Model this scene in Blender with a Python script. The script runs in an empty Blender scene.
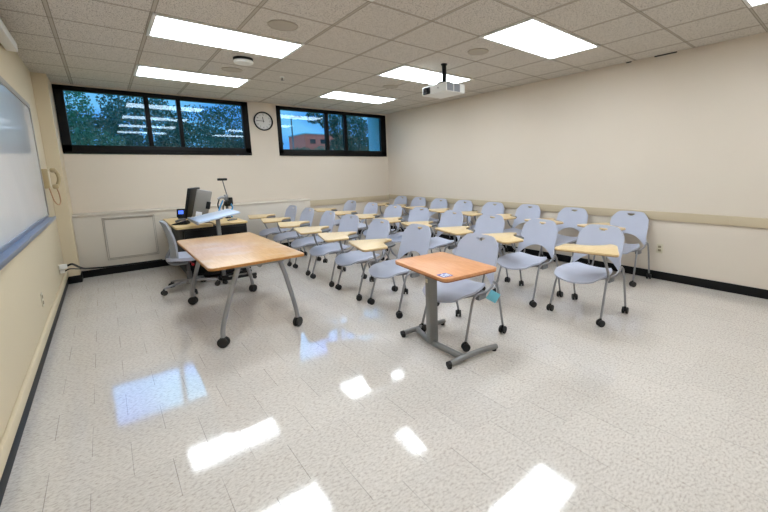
import bpy, bmesh, math, random
from mathutils import Vector, Matrix
random.seed(7)
D = bpy.data
COL = bpy.context.scene.collection
PI = math.pi
H = 2.655          # ceiling height
XL, XR = -2.17, 3.355
YB, YF = 4.78, -3.4
U = .6096          # ceiling grid module

# ------------------------------------------------------------------ materials
def srgb(r, g, b):
    f = lambda c: c / 12.92 if c <= .04045 else ((c + .055) / 1.055) ** 2.4
    return (f(r / 255), f(g / 255), f(b / 255), 1)

class Nodes:
    """tiny helper around a node tree"""
    def __init__(s, tree):
        s.t = tree; s.n = tree.nodes; s.l = tree.links
    def new(s, kind, **kw):
        n = s.n.new(kind)
        for k, v in kw.items():
            if k.startswith('i_'):
                n.inputs[k[2:].replace('_', ' ')].default_value = v
            else:
                setattr(n, k, v)
        return n
    def link(s, a, b): s.l.new(a, b)
    def math(s, op, a, b=None, c=None):
        n = s.n.new('ShaderNodeMath'); n.operation = op
        for i, v in enumerate((a, b, c)):
            if v is None: continue
            if isinstance(v, (int, float)): n.inputs[i].default_value = v
            else: s.l.new(v, n.inputs[i])
        return n.outputs[0]
    def mix(s, fac, a, b):
        n = s.n.new('ShaderNodeMix'); n.data_type = 'RGBA'
        for i, v in ((0, fac), (6, a), (7, b)):
            if isinstance(v, (int, float, tuple)): n.inputs[i].default_value = v
            else: s.l.new(v, n.inputs[i])
        return n.outputs[2]

def new_mat(name):
    m = D.materials.new(name); m.use_nodes = True
    return m, Nodes(m.node_tree), m.node_tree.nodes['Principled BSDF']

def mat(name, col, rough=.5, metal=0, noise=0.06, scale=20, bump=0, spec=.5, stretch=None, bscale=None):
    """plain procedural material: a colour varied by noise, optional noise bump"""
    m, N, p = new_mat(name)
    tc = N.new('ShaderNodeTexCoord'); src = tc.outputs['Object']
    if stretch:
        mp = N.new('ShaderNodeMapping'); mp.inputs['Scale'].default_value = stretch
        N.link(src, mp.inputs['Vector']); src = mp.outputs[0]
    nz = N.new('ShaderNodeTexNoise'); nz.inputs['Scale'].default_value = scale; nz.inputs['Detail'].default_value = 4
    N.link(src, nz.inputs['Vector'])
    d = tuple(c * (1 - noise * 2) for c in col[:3]) + (1,); l = tuple(min(1, c * (1 + noise * 2)) for c in col[:3]) + (1,)
    N.link(N.mix(nz.outputs['Fac'], d, l), p.inputs['Base Color'])
    p.inputs['Roughness'].default_value = rough; p.inputs['Metallic'].default_value = metal
    p.inputs['Specular IOR Level'].default_value = spec
    if bump:
        n2 = N.new('ShaderNodeTexNoise'); n2.inputs['Scale'].default_value = bscale or scale * 6
        N.link(tc.outputs['Object'], n2.inputs['Vector'])
        b = N.new('ShaderNodeBump'); b.inputs['Strength'].default_value = bump; b.inputs['Distance'].default_value = .002
        N.link(n2.outputs['Fac'], b.inputs['Height']); N.link(b.outputs[0], p.inputs['Normal'])
    return m

def emit_mat(name, col, strength):
    m, N, p = new_mat(name)
    p.inputs['Base Color'].default_value = col
    p.inputs['Emission Color'].default_value = col
    p.inputs['Emission Strength'].default_value = strength
    return m

M = {}
M['wall'] = mat('painted wall', srgb(216, 205, 190), .75, noise=.012, scale=1.5, bump=.12, bscale=140, spec=.2)
M['wall_left'] = mat('painted wall cream', srgb(209, 195, 167), .7, noise=.012, scale=1.5, bump=.12, bscale=140, spec=.2)
M['ledge'] = mat('painted metal panel', srgb(206, 198, 186), .55, noise=.01, scale=2, spec=.3)
M['rail'] = mat('painted rail', srgb(196, 181, 154), .55, noise=.015, scale=3, spec=.3)
M['black_base'] = mat('black vinyl base', srgb(10, 10, 11), .55, noise=.1, scale=8, spec=.25)
M['black_frame'] = mat('black anodised frame', srgb(8, 8, 9), .5, noise=.1, scale=10, spec=.2)
M['white_metal'] = mat('white enamel', srgb(226, 226, 222), .4, noise=.01, scale=5)
M['grey_plastic'] = mat('blue grey chair plastic', srgb(184, 188, 204), .42, noise=.02, scale=9, bump=.06, bscale=300, spec=.4)
M['grey_fabric'] = mat('grey mesh back', srgb(150, 153, 158), .7, noise=.05, scale=60, bump=.3, bscale=300)
M['silver'] = mat('silver painted tube', srgb(150, 150, 152), .34, metal=.55, noise=.02, scale=15)
M['dark_tube'] = mat('graphite painted tube', srgb(132, 132, 131), .42, metal=.35, noise=.02, scale=15)
M['bracket'] = mat('mid grey plastic bracket', srgb(128, 130, 135), .5, noise=.03, scale=20)
M['dark_grey'] = mat('dark grey plastic', srgb(88, 88, 90), .5, noise=.03, scale=20)
M['black'] = mat('black plastic', srgb(13, 13, 14), .5, noise=.1, scale=15, spec=.3)
M['rubber'] = mat('black wheel rubber', srgb(25, 24, 24), .6, noise=.1, scale=30)
M['beige_plastic'] = mat('ivory phone plastic', srgb(178, 160, 122), .45, noise=.02, scale=12)
M['ivory'] = mat('ivory cover plate', srgb(205, 196, 172), .45, noise=.02, scale=12)
M['slot'] = mat('dark slot', srgb(140, 128, 104), .6, noise=.02)
M['gold'] = mat('tan anodised trim', srgb(150, 143, 132), .5, noise=.02)
M['tray'] = mat('aluminium tray', srgb(140, 150, 168), .35, metal=.6, noise=.02, scale=5)
M['laminate_blue'] = mat('pale lectern laminate', srgb(192, 204, 222), .25, noise=.01, scale=6)
M['speaker_cloth'] = mat('beige perforated grille', srgb(176, 168, 155), .7, noise=.05, scale=200, spec=.2)
M['blue_paper'] = mat('blue paper', srgb(125, 205, 228), .8, noise=.02)
M['blue_ink'] = mat('blue sticker', srgb(38, 66, 150), .4, noise=.02)
M['white_ink'] = mat('white sticker print', srgb(225, 228, 235), .4, noise=.01)
M['screen_blue'] = emit_mat('lit blue touch screen', srgb(70, 110, 235), 1.2)
M['screen_off'] = mat('dark glass screen', srgb(20, 20, 22), .12, noise=.02)
M['cable_blue'] = mat('blue cable', srgb(70, 150, 205), .5, noise=.03)
M['clock_face'] = mat('clock face', srgb(214, 212, 208), .5, noise=.01)
M['grille'] = mat('projector grille', srgb(135, 137, 142), .6, noise=.05, scale=90)
M['red'] = mat('red lever', srgb(180, 30, 40), .4)

def wood(name, a, b, rough, axis='x', scale=9, blotch=None):
    m, N, p = new_mat(name)
    tc = N.new('ShaderNodeTexCoord'); mp = N.new('ShaderNodeMapping')
    mp.inputs['Scale'].default_value = (1, 9, 9) if axis == 'x' else (9, 1, 9)
    N.link(tc.outputs['Object'], mp.inputs['Vector'])
    nz = N.new('ShaderNodeTexNoise'); nz.inputs['Scale'].default_value = scale; nz.inputs['Detail'].default_value = 6; nz.inputs['Distortion'].default_value = .4
    N.link(mp.outputs[0], nz.inputs['Vector'])
    r = N.new('ShaderNodeValToRGB'); r.color_ramp.elements[0].position = .3; r.color_ramp.elements[1].position = .72
    r.color_ramp.elements[0].color = a; r.color_ramp.elements[1].color = b
    N.link(nz.outputs['Fac'], r.inputs[0])
    c = r.outputs[0]
    if blotch:
        n2 = N.new('ShaderNodeTexNoise'); n2.inputs['Scale'].default_value = 3.2; N.link(tc.outputs['Object'], n2.inputs['Vector'])
        r2 = N.new('ShaderNodeValToRGB'); r2.color_ramp.elements[0].position = .52; r2.color_ramp.elements[1].position = .66
        r2.color_ramp.elements[1].color = (.55, .55, .55, 1)
        N.link(n2.outputs['Fac'], r2.inputs[0])
        c = N.mix(r2.outputs[0], c, blotch)
    N.link(c, p.inputs['Base Color']); p.inputs['Roughness'].default_value = rough
    p.inputs['Specular IOR Level'].default_value = .45
    return m
M['maple'] = wood('pale maple laminate', srgb(212, 184, 136), srgb(224, 199, 153), .32)
M['maple_edge'] = wood('maple edge band', srgb(160, 125, 76), srgb(180, 146, 94), .45)
M['table_wood'] = wood('light oak laminate', srgb(190, 146, 96), srgb(206, 166, 116), .3, 'y', 7, srgb(206, 184, 158))
M['table_edge'] = wood('oak edge band', srgb(168, 112, 54), srgb(186, 130, 70), .45, 'y')
M['orange_wood'] = wood('cherry laminate', srgb(204, 140, 92), srgb(221, 160, 112), .36, 'y', 8)
M['orange_edge'] = wood('cherry edge band', srgb(140, 80, 32), srgb(160, 96, 44), .45)
M['desk_wood'] = wood('desk maple laminate', srgb(205, 176, 120), srgb(218, 190, 136), .35)

def floor_material():
    m, N, p = new_mat('vinyl composition tile')
    tc = N.new('ShaderNodeTexCoord'); o = tc.outputs['Object']
    sp = N.new('ShaderNodeSeparateXYZ'); N.link(o, sp.inputs[0])
    X, Y = sp.outputs['X'], sp.outputs['Y']
    RL, CW = .2955, .3045
    fy = N.math('DIVIDE', N.math('ADD', Y, .46 + 40 * RL), RL)
    row = N.math('FLOOR', fy)
    ry = N.math('FRACT', fy)
    sh = N.math('MULTIPLY', N.math('MODULO', row, 2), .5)
    fxx = N.math('ADD', N.math('DIVIDE', N.math('ADD', X, 1.41 + 40 * CW), CW), sh)
    rx = N.math('FRACT', fxx); colm = N.math('FLOOR', fxx)
    def seam(r, w):
        d = N.math('ABSOLUTE', N.math('SUBTRACT', r, .5))
        n = N.new('ShaderNodeMapRange'); n.inputs['From Min'].default_value = .5 - w; n.inputs['From Max'].default_value = .5 - w * .35
        N.link(d, n.inputs['Value']); return n.outputs[0]
    big = N.new('ShaderNodeTexNoise'); big.inputs['Scale'].default_value = 2.3; N.link(o, big.inputs['Vector'])
    bigc = N.new('ShaderNodeMapRange'); bigc.inputs['From Min'].default_value = .35; bigc.inputs['From Max'].default_value = .6
    N.link(big.outputs['Fac'], bigc.inputs['Value'])
    sx = N.math('MULTIPLY', seam(rx, .0065), N.math('ADD', .22, N.math('MULTIPLY', bigc.outputs[0], .4)))
    sy = N.math('MULTIPLY', seam(ry, .006), .12)
    sm = N.math('MAXIMUM', sx, sy)
    # speckle stretched along a different direction per tile
    mp = N.new('ShaderNodeMapping'); mp.inputs['Scale'].default_value = (1, 1.7, 1); mp.inputs['Rotation'].default_value = (0, 0, .5)
    N.link(o, mp.inputs['Vector'])
    n1 = N.new('ShaderNodeTexNoise'); n1.inputs['Scale'].default_value = 52; n1.inputs['Detail'].default_value = 4; n1.inputs['Roughness'].default_value = .6
    N.link(mp.outputs[0], n1.inputs['Vector'])
    r = N.new('ShaderNodeValToRGB'); e = r.color_ramp.elements
    e[0].position = .30; e[0].color = srgb(178, 167, 157)
    e[1].position = .50; e[1].color = srgb(208, 201, 193)
    x = e.new(.70); x.color = srgb(219, 212, 204)
    N.link(n1.outputs['Fac'], r.inputs[0])
    tid = N.new('ShaderNodeTexWhiteNoise'); tid.noise_dimensions = '2D'
    cv = N.new('ShaderNodeCombineXYZ'); N.link(colm, cv.inputs[0]); N.link(row, cv.inputs[1]); N.link(cv.outputs[0], tid.inputs['Vector'])
    hv = N.new('ShaderNodeHueSaturation')
    N.link(N.math('ADD', .97, N.math('MULTIPLY', tid.outputs['Value'], .06)), hv.inputs['Value']); N.link(r.outputs[0], hv.inputs['Color'])
    N.link(N.mix(sm, hv.outputs[0], srgb(98, 88, 78)), p.inputs['Base Color'])
    # waxed finish: clear, slightly wavy
    n2 = N.new('ShaderNodeTexNoise'); n2.inputs['Scale'].default_value = 9; n2.inputs['Detail'].default_value = 3; N.link(o, n2.inputs['Vector'])
    rr = N.new('ShaderNodeMapRange'); rr.inputs['To Min'].default_value = .05; rr.inputs['To Max'].default_value = .1
    N.link(n2.outputs['Fac'], rr.inputs['Value']); N.link(rr.outputs[0], p.inputs['Roughness'])
    p.inputs['Specular IOR Level'].default_value = .5
    n3 = N.new('ShaderNodeTexNoise'); n3.inputs['Scale'].default_value = 16; n3.inputs['Detail'].default_value = 2; N.link(o, n3.inputs['Vector'])
    b = N.new('ShaderNodeBump'); b.inputs['Strength'].default_value = .11; b.inputs['Distance'].default_value = .002
    p.inputs['Coat Weight'].default_value = .28; p.inputs['Coat Roughness'].default_value = .05; N.link(b.outputs[0], p.inputs['Coat Normal'])
    N.link(n3.outputs['Fac'], b.inputs['Height']); N.link(b.outputs[0], p.inputs['Normal'])
    return m
M['floor'] = floor_material()

def ceiling_material():
    m, N, p = new_mat('acoustic ceiling tile')
    tc = N.new('ShaderNodeTexCoord'); o = tc.outputs['Object']
    sp = N.new('ShaderNodeSeparateXYZ'); N.link(o, sp.inputs[0])
    def bar(c, w):
        f = N.math('FRACT', N.math('ADD', N.math('DIVIDE', c, U), 40.5))
        return N.math('LESS_THAN', N.math('ABSOLUTE', N.math('SUBTRACT', f, .5)), w)
    def shadow_line(c, w0, w1):
        f = N.math('FRACT', N.math('ADD', N.math('DIVIDE', c, U), 40.5))
        d = N.math('ABSOLUTE', N.math('SUBTRACT', f, .5))
        return N.math('MULTIPLY', N.math('GREATER_THAN', d, w0), N.math('LESS_THAN', d, w1))
    g = N.math('MAXIMUM', bar(sp.outputs['X'], .017), bar(sp.outputs['Y'], .011))
    sh = N.math('MAXIMUM', shadow_line(sp.outputs['X'], .017, .027), shadow_line(sp.outputs['Y'], .011, .021))  # shadow lines along both sides of the grid bars, painted into the colour
    n1 = N.new('ShaderNodeTexNoise'); n1.inputs['Scale'].default_value = 105; n1.inputs['Detail'].default_value = 2; N.link(o, n1.inputs['Vector'])
    r = N.new('ShaderNodeValToRGB'); e = r.color_ramp.elements
    e[0].position = .36; e[0].color = srgb(150, 143, 134); e[1].position = .46; e[1].color = srgb(209, 203, 194)
    N.link(n1.outputs['Fac'], r.inputs[0])
    c = N.mix(g, r.outputs[0], srgb(178, 170, 157))
    c = N.mix(N.math('MULTIPLY', sh, .75), c, srgb(112, 103, 92))
    N.link(c, p.inputs['Base Color']); p.inputs['Roughness'].default_value = .9; p.inputs['Specular IOR Level'].default_value = .1
    b = N.new('ShaderNodeBump'); b.inputs['Strength'].default_value = .35; b.inputs['Distance'].default_value = .003
    N.link(n1.outputs['Fac'], b.inputs['Height']); N.link(b.outputs[0], p.inputs['Normal'])
    return m
M['ceiling'] = ceiling_material()

def glass_material():
    m = D.materials.new('teal tinted glass'); m.use_nodes = True
    N = Nodes(m.node_tree); N.n.clear()
    out = N.new('ShaderNodeOutputMaterial')
    t = N.new('ShaderNodeBsdfTransparent'); t.inputs[0].default_value = (.27, .50, .66, 1)
    g = N.new('ShaderNodeBsdfGlossy'); g.inputs['Roughness'].default_value = .02; g.inputs[0].default_value = (.92, .97, 1, 1)
    f = N.new('ShaderNodeFresnel'); f.inputs['IOR'].default_value = 1.45
    fac = N.math('ADD', N.math('MULTIPLY', f.outputs[0], 1.0), .01)
    mx = N.new('ShaderNodeMixShader'); N.link(fac, mx.inputs[0]); N.link(t.outputs[0], mx.inputs[1]); N.link(g.outputs[0], mx.inputs[2])
    N.link(mx.outputs[0], out.inputs[0])
    return m
M['glass'] = glass_material()

def board_material():
    m, N, p = new_mat('glossy whiteboard enamel')
    tc = N.new('ShaderNodeTexCoord')
    nz = N.new('ShaderNodeTexNoise'); nz.inputs['Scale'].default_value = 3; N.link(tc.outputs['Object'], nz.inputs['Vector'])
    N.link(N.mix(nz.outputs['Fac'], srgb(206, 210, 216), srgb(216, 219, 224)), p.inputs['Base Color'])
    p.inputs['Roughness'].default_value = .08; p.inputs['Specular IOR Level'].default_value = .5
    return m
M['board'] = board_material()
def lamp_material():
    m, N, p = new_mat('glowing prismatic diffuser')
    tc = N.new('ShaderNodeTexCoord'); sp = N.new('ShaderNodeSeparateXYZ'); N.link(tc.outputs['Object'], sp.inputs[0])
    w = N.math('SINE', N.math('MULTIPLY', sp.outputs['Y'], 2 * PI / .19))
    N.link(N.math('MULTIPLY', N.math('ADD', 1.0, N.math('MULTIPLY', w, .12)), LAMP), p.inputs['Emission Strength'])
    p.inputs['Emission Color'].default_value = (.90, .985, 1.06, 1); p.inputs['Base Color'].default_value = (.8, .8, .8, 1)
    return m
LAMP = 11.9
M['lamp'] = lamp_material()

# ------------------------------------------------------------------ mesh building
class MB:
    def __init__(s): s.bm = bmesh.new()
    def _add(s, bm2):
        me = D.meshes.new('t'); bm2.to_mesh(me); bm2.free(); s.bm.from_mesh(me); D.meshes.remove(me); return s
    def box(s, lo, hi, bev=0, rot=None, seg=2):
        b = bmesh.new(); bmesh.ops.create_cube(b, size=1)
        lo, hi = Vector(lo), Vector(hi); c = (lo + hi) / 2; d = hi - lo
        for v in b.verts: v.co = Vector((v.co.x * d.x, v.co.y * d.y, v.co.z * d.z))
        if bev: bmesh.ops.bevel(b, geom=list(b.edges), offset=bev, segments=seg, affect='EDGES', profile=.5)
        mtx = Matrix.Translation(c) @ (rot.to_4x4() if rot else Matrix.Identity(4))
        b.transform(mtx); return s._add(b)
    def prism(s, pts, z0, z1, bev=0, mtx=None):
        b = bmesh.new(); vs = [b.verts.new((x, y, z0)) for x, y in pts]; f = b.faces.new(vs)
        r = bmesh.ops.extrude_face_region(b, geom=[f])
        bmesh.ops.translate(b, vec=(0, 0, z1 - z0), verts=[e for e in r['geom'] if isinstance(e, bmesh.types.BMVert)])
        bmesh.ops.recalc_face_normals(b, faces=b.faces)
        if bev:
            ed = [e for e in b.edges if abs(e.verts[0].co.z - e.verts[1].co.z) < 1e-6]
            bmesh.ops.bevel(b, geom=ed, offset=bev, segments=2, affect='EDGES', profile=.5)
        if mtx: b.transform(mtx)
        return s._add(b)
    def tube(s, pts, r, seg=10, smooth=True, n=5, r2=None):
        P = [Vector(p) for p in pts]
        if smooth and len(P) > 2: P = catmull(P, n)
        b = bmesh.new(); rings = []
        up = None
        for i, p in enumerate(P):
            t = (P[min(i + 1, len(P) - 1)] - P[max(i - 1, 0)]).normalized()
            if up is None:
                up = t.orthogonal().normalized()
            up = (up - t * up.dot(t)).normalized(); si = t.cross(up)
            rr = r if r2 is None else r + (r2 - r) * i / (len(P) - 1)
            rings.append([b.verts.new(p + (up * math.cos(a) + si * math.sin(a)) * rr) for a in (2 * PI * k / seg for k in range(seg))])
        for a, c in zip(rings, rings[1:]):
            for k in range(seg): b.faces.new((a[k], a[(k + 1) % seg], c[(k + 1) % seg], c[k]))
        b.faces.new(rings[0][::-1]); b.faces.new(rings[-1])
        bmesh.ops.recalc_face_normals(b, faces=b.faces)
        return s._add(b)
    def lathe(s, prof, seg=24, mtx=None):
        b = bmesh.new(); rings = []
        for r, z in prof:
            rings.append([b.verts.new((max(r, 1e-4) * math.cos(2 * PI * k / seg), max(r, 1e-4) * math.sin(2 * PI * k / seg), z)) for k in range(seg)])
        for a, c in zip(rings, rings[1:]):
            for k in range(seg): b.faces.new((a[k], a[(k + 1) % seg], c[(k + 1) % seg], c[k]))
        b.faces.new(rings[0][::-1]); b.faces.new(rings[-1])
        bmesh.ops.recalc_face_normals(b, faces=b.faces)
        if mtx: b.transform(mtx)
        return s._add(b)
    def grid(s, fn, nu, nv, thick=0, hole=None):
        b = bmesh.new(); V = [[b.verts.new(fn(i / nu, j / nv)) for i in range(nu + 1)] for j in range(nv + 1)]
        for j in range(nv):
            for i in range(nu):
                if hole and hole(i, j): continue
                b.faces.new((V[j][i], V[j][i + 1], V[j + 1][i + 1], V[j + 1][i]))
        for v in [v for v in b.verts if not v.link_faces]: b.verts.remove(v)
        bmesh.ops.recalc_face_normals(b, faces=b.faces)
        if thick: bmesh.ops.solidify(b, geom=list(b.faces), thickness=thick)
        return s._add(b)
    def build(s, name, m, parent=None, smooth=True, loc=(0, 0, 0), angle=40):
        me = D.meshes.new(name); s.bm.to_mesh(me); s.bm.free()
        me.materials.append(m)
        if smooth:
            me.polygons.foreach_set('use_smooth', [True] * len(me.polygons))
            me.set_sharp_from_angle(angle=math.radians(angle))
        o = D.objects.new(name, me); COL.objects.link(o); o.location = loc
        if parent: o.parent = parent
        return o

def catmull(P, n):
    out = []
    for i in range(len(P) - 1):
        p0 = P[i - 1] if i else P[0] * 2 - P[1]; p1, p2 = P[i], P[i + 1]
        p3 = P[i + 2] if i + 2 < len(P) else P[-1] * 2 - P[-2]
        for k in range(n):
            t = k / n
            out.append(.5 * ((2 * p1) + (p2 - p0) * t + (2 * p0 - 5 * p1 + 4 * p2 - p3) * t * t + (3 * p1 - p0 - 3 * p2 + p3) * t ** 3))
    out.append(P[-1]); return out

def rounded(pts, rad, n=5):
    """polygon with rounded corners; rad a number or a list"""
    out = []; L = len(pts)
    for i, p in enumerate(pts):
        r = rad[i] if isinstance(rad, (list, tuple)) else rad
        p = Vector(p); a = Vector(pts[i - 1]) - p; b = Vector(pts[(i + 1) % L]) - p
        r = min(r, a.length * .48, b.length * .48)
        if r < 1e-4: out.append(tuple(p)); continue
        A = p + a.normalized() * r; Bq = p + b.normalized() * r
        for k in range(n + 1):
            t = k / n; q = A * (1 - t) ** 2 + p * 2 * t * (1 - t) + Bq * t * t; out.append(tuple(q))
    return out

def rect(x0, y0, x1, y1, r=.03, n=5): return rounded([(x0, y0), (x1, y0), (x1, y1), (x0, y1)], r, n)

def thing(name, label, cat, loc=(0, 0, 0), rz=0, group=None):
    o = D.objects.new(name, None); COL.objects.link(o); o.location = loc; o.rotation_euler = (0, 0, rz)
    o.empty_display_size = .1
    return tag(o, label, cat, group)
def tag(o, label, cat, group=None):
    o['label'] = label; o['category'] = cat
    if group: o['group'] = group
    return o
def struct(o, label=None):
    o['kind'] = 'structure'
    if label: o['label'] = label
    return o
def copy_tree(o, parent=None):
    c = o.copy(); COL.objects.link(c)
    if parent: c.parent = parent
    for ch in KIDS.get(o.name, ()): copy_tree(ch, c)
    return c
KIDS = {}
def index_tree(o):
    KIDS[o.name] = list(o.children)
    for c in o.children: index_tree(c)

# ------------------------------------------------------------------ room shell
FLOOR = struct(MB().box((XL - .2, YF - .2, -.12), (XR + .2, YB + .25, 0)).build('floor', M['floor'], smooth=False))
CEIL = struct(MB().box((XL - .2, YF - .2, H), (XR + .2, YB + .25, H + .12)).build('ceiling', M['ceiling'], smooth=False))
struct(MB().box((XL - .15, YF - .15, 0), (XL, YB + .2, H)).build('wall_left', M['wall_left'], smooth=False))
struct(MB().box((XR, YF - .15, 0), (XR + .15, YB + .2, H)).build('wall_right', M['wall'], smooth=False))
struct(MB().box((XL, YF - .15, 0), (XR, YF, H)).build('wall_front', M['wall'], smooth=False))
W1 = (-2.03, .41, 1.715, 2.635); W2 = (.90, 3.32, 1.71, 2.625)
b = MB()
b.box((XL, YB, 0), (XR, YB + .2, 1.71))
b.box((XL, YB, 1.71), (W1[0], YB + .2, H)); b.box((W1[1], YB, 1.71), (W2[0], YB + .2, H)); b.box((W2[1], YB, 1.71), (XR, YB + .2, H))
b.box((W1[0], YB, W1[3]), (W1[1], YB + .2, H)); b.box((W2[0], YB, W2[3]), (W2[1], YB + .2, H))
struct(b.build('wall_back', M['wall'], smooth=False))
# boxed out corner pier on the left of the windows
struct(MB().box((XL, 4.2, 0), (-2.035, YB, H), .004).build('trim_1', M['wall_left'], smooth=False), 'narrow painted corner pier left of the windows')
# low metal convector enclosure along the window wall
YE = 4.45
led = MB().box((-2.035, YE, 0), (1.29, YB, .87), .006).box((-2.035, YE - .012, .852), (1.302, YB, .878), .005)
struct(led.build('trim_2', M['ledge']), 'low grey painted enclosure running under the left window')
fr = MB()
x0, x1, z0, z1 = -1.745, -1.14, .2, .815
for q in (.006, .024):
    w = .005
    fr.box((x0 + q, YE - .009, z0 + q), (x0 + q + w, YE, z1 - q)).box((x1 - q - w, YE - .009, z0 + q), (x1 - q, YE, z1 - q))
    fr.box((x0 + q, YE - .009, z1 - q - w), (x1 - q, YE, z1 - q)).box((x0 + q, YE - .009, z0 + q), (x1 - q, YE, z0 + q + w))
pan = tag(fr.build('access_panel', M['gold'], smooth=False), 'square flush access panel outlined on the grey enclosure left of the desk', 'access panel')
# chair rails
struct(MB().box((XR - .022, YF, .735), (XR, YB, .84), .006).build('trim_3', M['rail']), 'tan chair rail along the right wall')
struct(MB().box((1.29, YB - .022, .705), (XR - .022, YB, .825), .006).build('trim_4', M['rail']), 'tan chair rail on the window wall')
# bases
BH = .1
struct(MB().box((XR - .012, YF, 0), (XR, YB, BH), .003).build('baseboard_right', M['black_base']))
struct(MB().box((XL, YF, 0), (XL + .012, 4.2, BH), .003).build('baseboard_left', M['black_base']))
struct(MB().box((-2.035, YE - .012, 0), (1.302, YE, .1), .003).box((XL + .012, 4.188, 0), (-2.023, 4.2, .1), .003)
       .box((-2.035, 4.188, 0), (-2.023, YE - .006, .1), .003).box((1.302, YB - .012, 0), (XR - .012, YB, .1), .003).build('baseboard_back', M['black_base']))
struct(MB().box((XL, YF, BH), (XL + .022, 4.2, .175), .006).build('trim_5', M['wall_left']), 'cream raceway above the black base of the left wall')
# dark gaps where the tiles meet the right wall
for i, (ya, yb) in enumerate(((-1.05, -.82), (-.56, -.5))):
    struct(MB().box((XR - .012, ya, H - .012), (XR - .001, yb, H - .0005)).build('trim_%d' % (6 + i), M['black'], smooth=False), 'dark gap at the edge of the ceiling tiles')

# windows
def window(n, W, mull, label):
    x0, x1, z0, z1 = W
    yf, yb = YB - .012, YB + .075
    f = MB(); t = .1 if n == 1 else .075
    f.box((x0, yf, z0), (x0 + t, yb, z1), .004).box((x1 - (t if n == 1 else .13), yf, z0), (x1, yb, z1), .004)
    f.box((x0, yf, z1 - .065), (x1, yb, z1), .004).box((x0, yf, z0), (x1, yb, z0 + .122), .004)
    f.box((x0 + .02, yf - .012, z0), (x1 - .02, yb, z0 + .035), .004)
    for a, c in mull: f.box((a, yf + .004, z0 + .1), (c, yb, z1 - .05), .004)
    fo = f.build('window_%d' % n, M['black_frame']); struct(fo, label)
    xs = [x0 + t - .01] + [v for ab in mull for v in ab] + [x1 - (t if n == 1 else .13) + .01]
    for k in range(0, len(xs), 2):
        MB().box((xs[k], YB + .03, z0 + .11), (xs[k + 1], YB + .036, z1 - .055)).build('pane', M['glass'], fo, smooth=False)
    return fo
window(1, W1, ((-1.06, -1.0), (-.645, -.59)), 'wide black framed window left of the clock')
window(2, W2, ((1.86, 1.925), (2.275, 2.345)), 'wide black framed window right of the clock')

# ------------------------------------------------------------------ ceiling fittings
def fixture(ix, iy, label):
    x0, x1 = (-2 * U, 0) if ix == 0 else (2 * U, 4 * U)
    y0 = iy * U - (.03 if (ix, iy) == (0, -1) else 0); y1 = y0 + U
    t = thing('ceiling_light', label, 'ceiling light', ((x0 + x1) / 2, (y0 + y1) / 2, H), 0, 'fluorescent panels in the ceiling grid')
    a, c = (x1 - x0) / 2, (y1 - y0) / 2
    f = MB(); w = .028
    f.box((-a, -c, -.014), (a, -c + w, 0), .003).box((-a, c - w, -.014), (a, c, 0), .003)
    f.box((-a, -c + w, -.014), (-a + w, c - w, 0), .003).box((a - w, -c + w, -.014), (a, c - w, 0), .003)
    f.build('frame', M['white_metal'], t)
    MB().box((-a + w, -c + w, -.010), (a - w, c - w, -.002)).build('diffuser', M['lamp'], t, smooth=False)
LN = {(0, 5): 'glowing ceiling panel nearest the left window', (0, 2): 'long glowing ceiling panel in front of the smoke detector, at upper left',
      (1, 5): 'glowing ceiling panel nearest the right window', (1, 2): 'glowing ceiling panel right behind the projector mount',
      (1, -1): 'large glowing ceiling panel near the right wall, nearer than the projector',
      (1, -4): 'glowing ceiling panel cut off at the top right corner of the photo',
      (0, -1): 'glowing ceiling panel just above the photo, seen only as floor reflection', (0, -4): 'glowing ceiling panel behind the viewpoint, left column'}
for k, v in LN.items(): fixture(k[0], k[1], v)

def disc_speaker(x, y, r, label):
    o = MB().lathe([(r, 0), (r, -.005), (r * .93, -.009), (r * .9, -.006), (r * .3, -.010), (.0, -.011)], 32).build('ceiling_speaker', M['speaker_cloth'], loc=(x, y, H))
    tag(o, label, 'ceiling speaker', 'round ceiling speakers')
disc_speaker(-.34, .87, .125, 'round beige ceiling speaker nearest the left light panel')
disc_speaker(1.56, .33, .115, 'round beige ceiling speaker between the projector and the large light panel')
disc_speaker(1.78, 2.32, .115, 'round beige ceiling speaker between the two light panels by the right window')
disc_speaker(-.32, 2.67, .115, 'round beige ceiling speaker behind the smoke detector')
t = thing('smoke_detector', 'round white ceiling detector with black base between left light panels', 'smoke detector', (-.34, 2.1, H))
MB().lathe([(.10, 0), (.10, -.028), (.0, -.028)], 28).build('base', M['black'], t)
MB().lathe([(.098, -.028), (.102, -.04), (.092, -.055), (.03, -.062), (.0, -.062)], 28).build('cover', M['white_metal'], t)
t = thing('sprinkler', 'small dark sprinkler head in the ceiling behind the left speaker', 'sprinkler', (.29, 2.69, H + .001))
MB().lathe([(.03, 0), (.03, -.004), (.012, -.008), (.0, -.008)], 16).build('escutcheon', M['white_metal'], t)
MB().tube([(0, 0, -.006), (0, 0, -.04)], .007).lathe([(.02, -.04), (.02, -.043), (0, -.043)], 14).build('head', M['dark_grey'], t)

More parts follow.
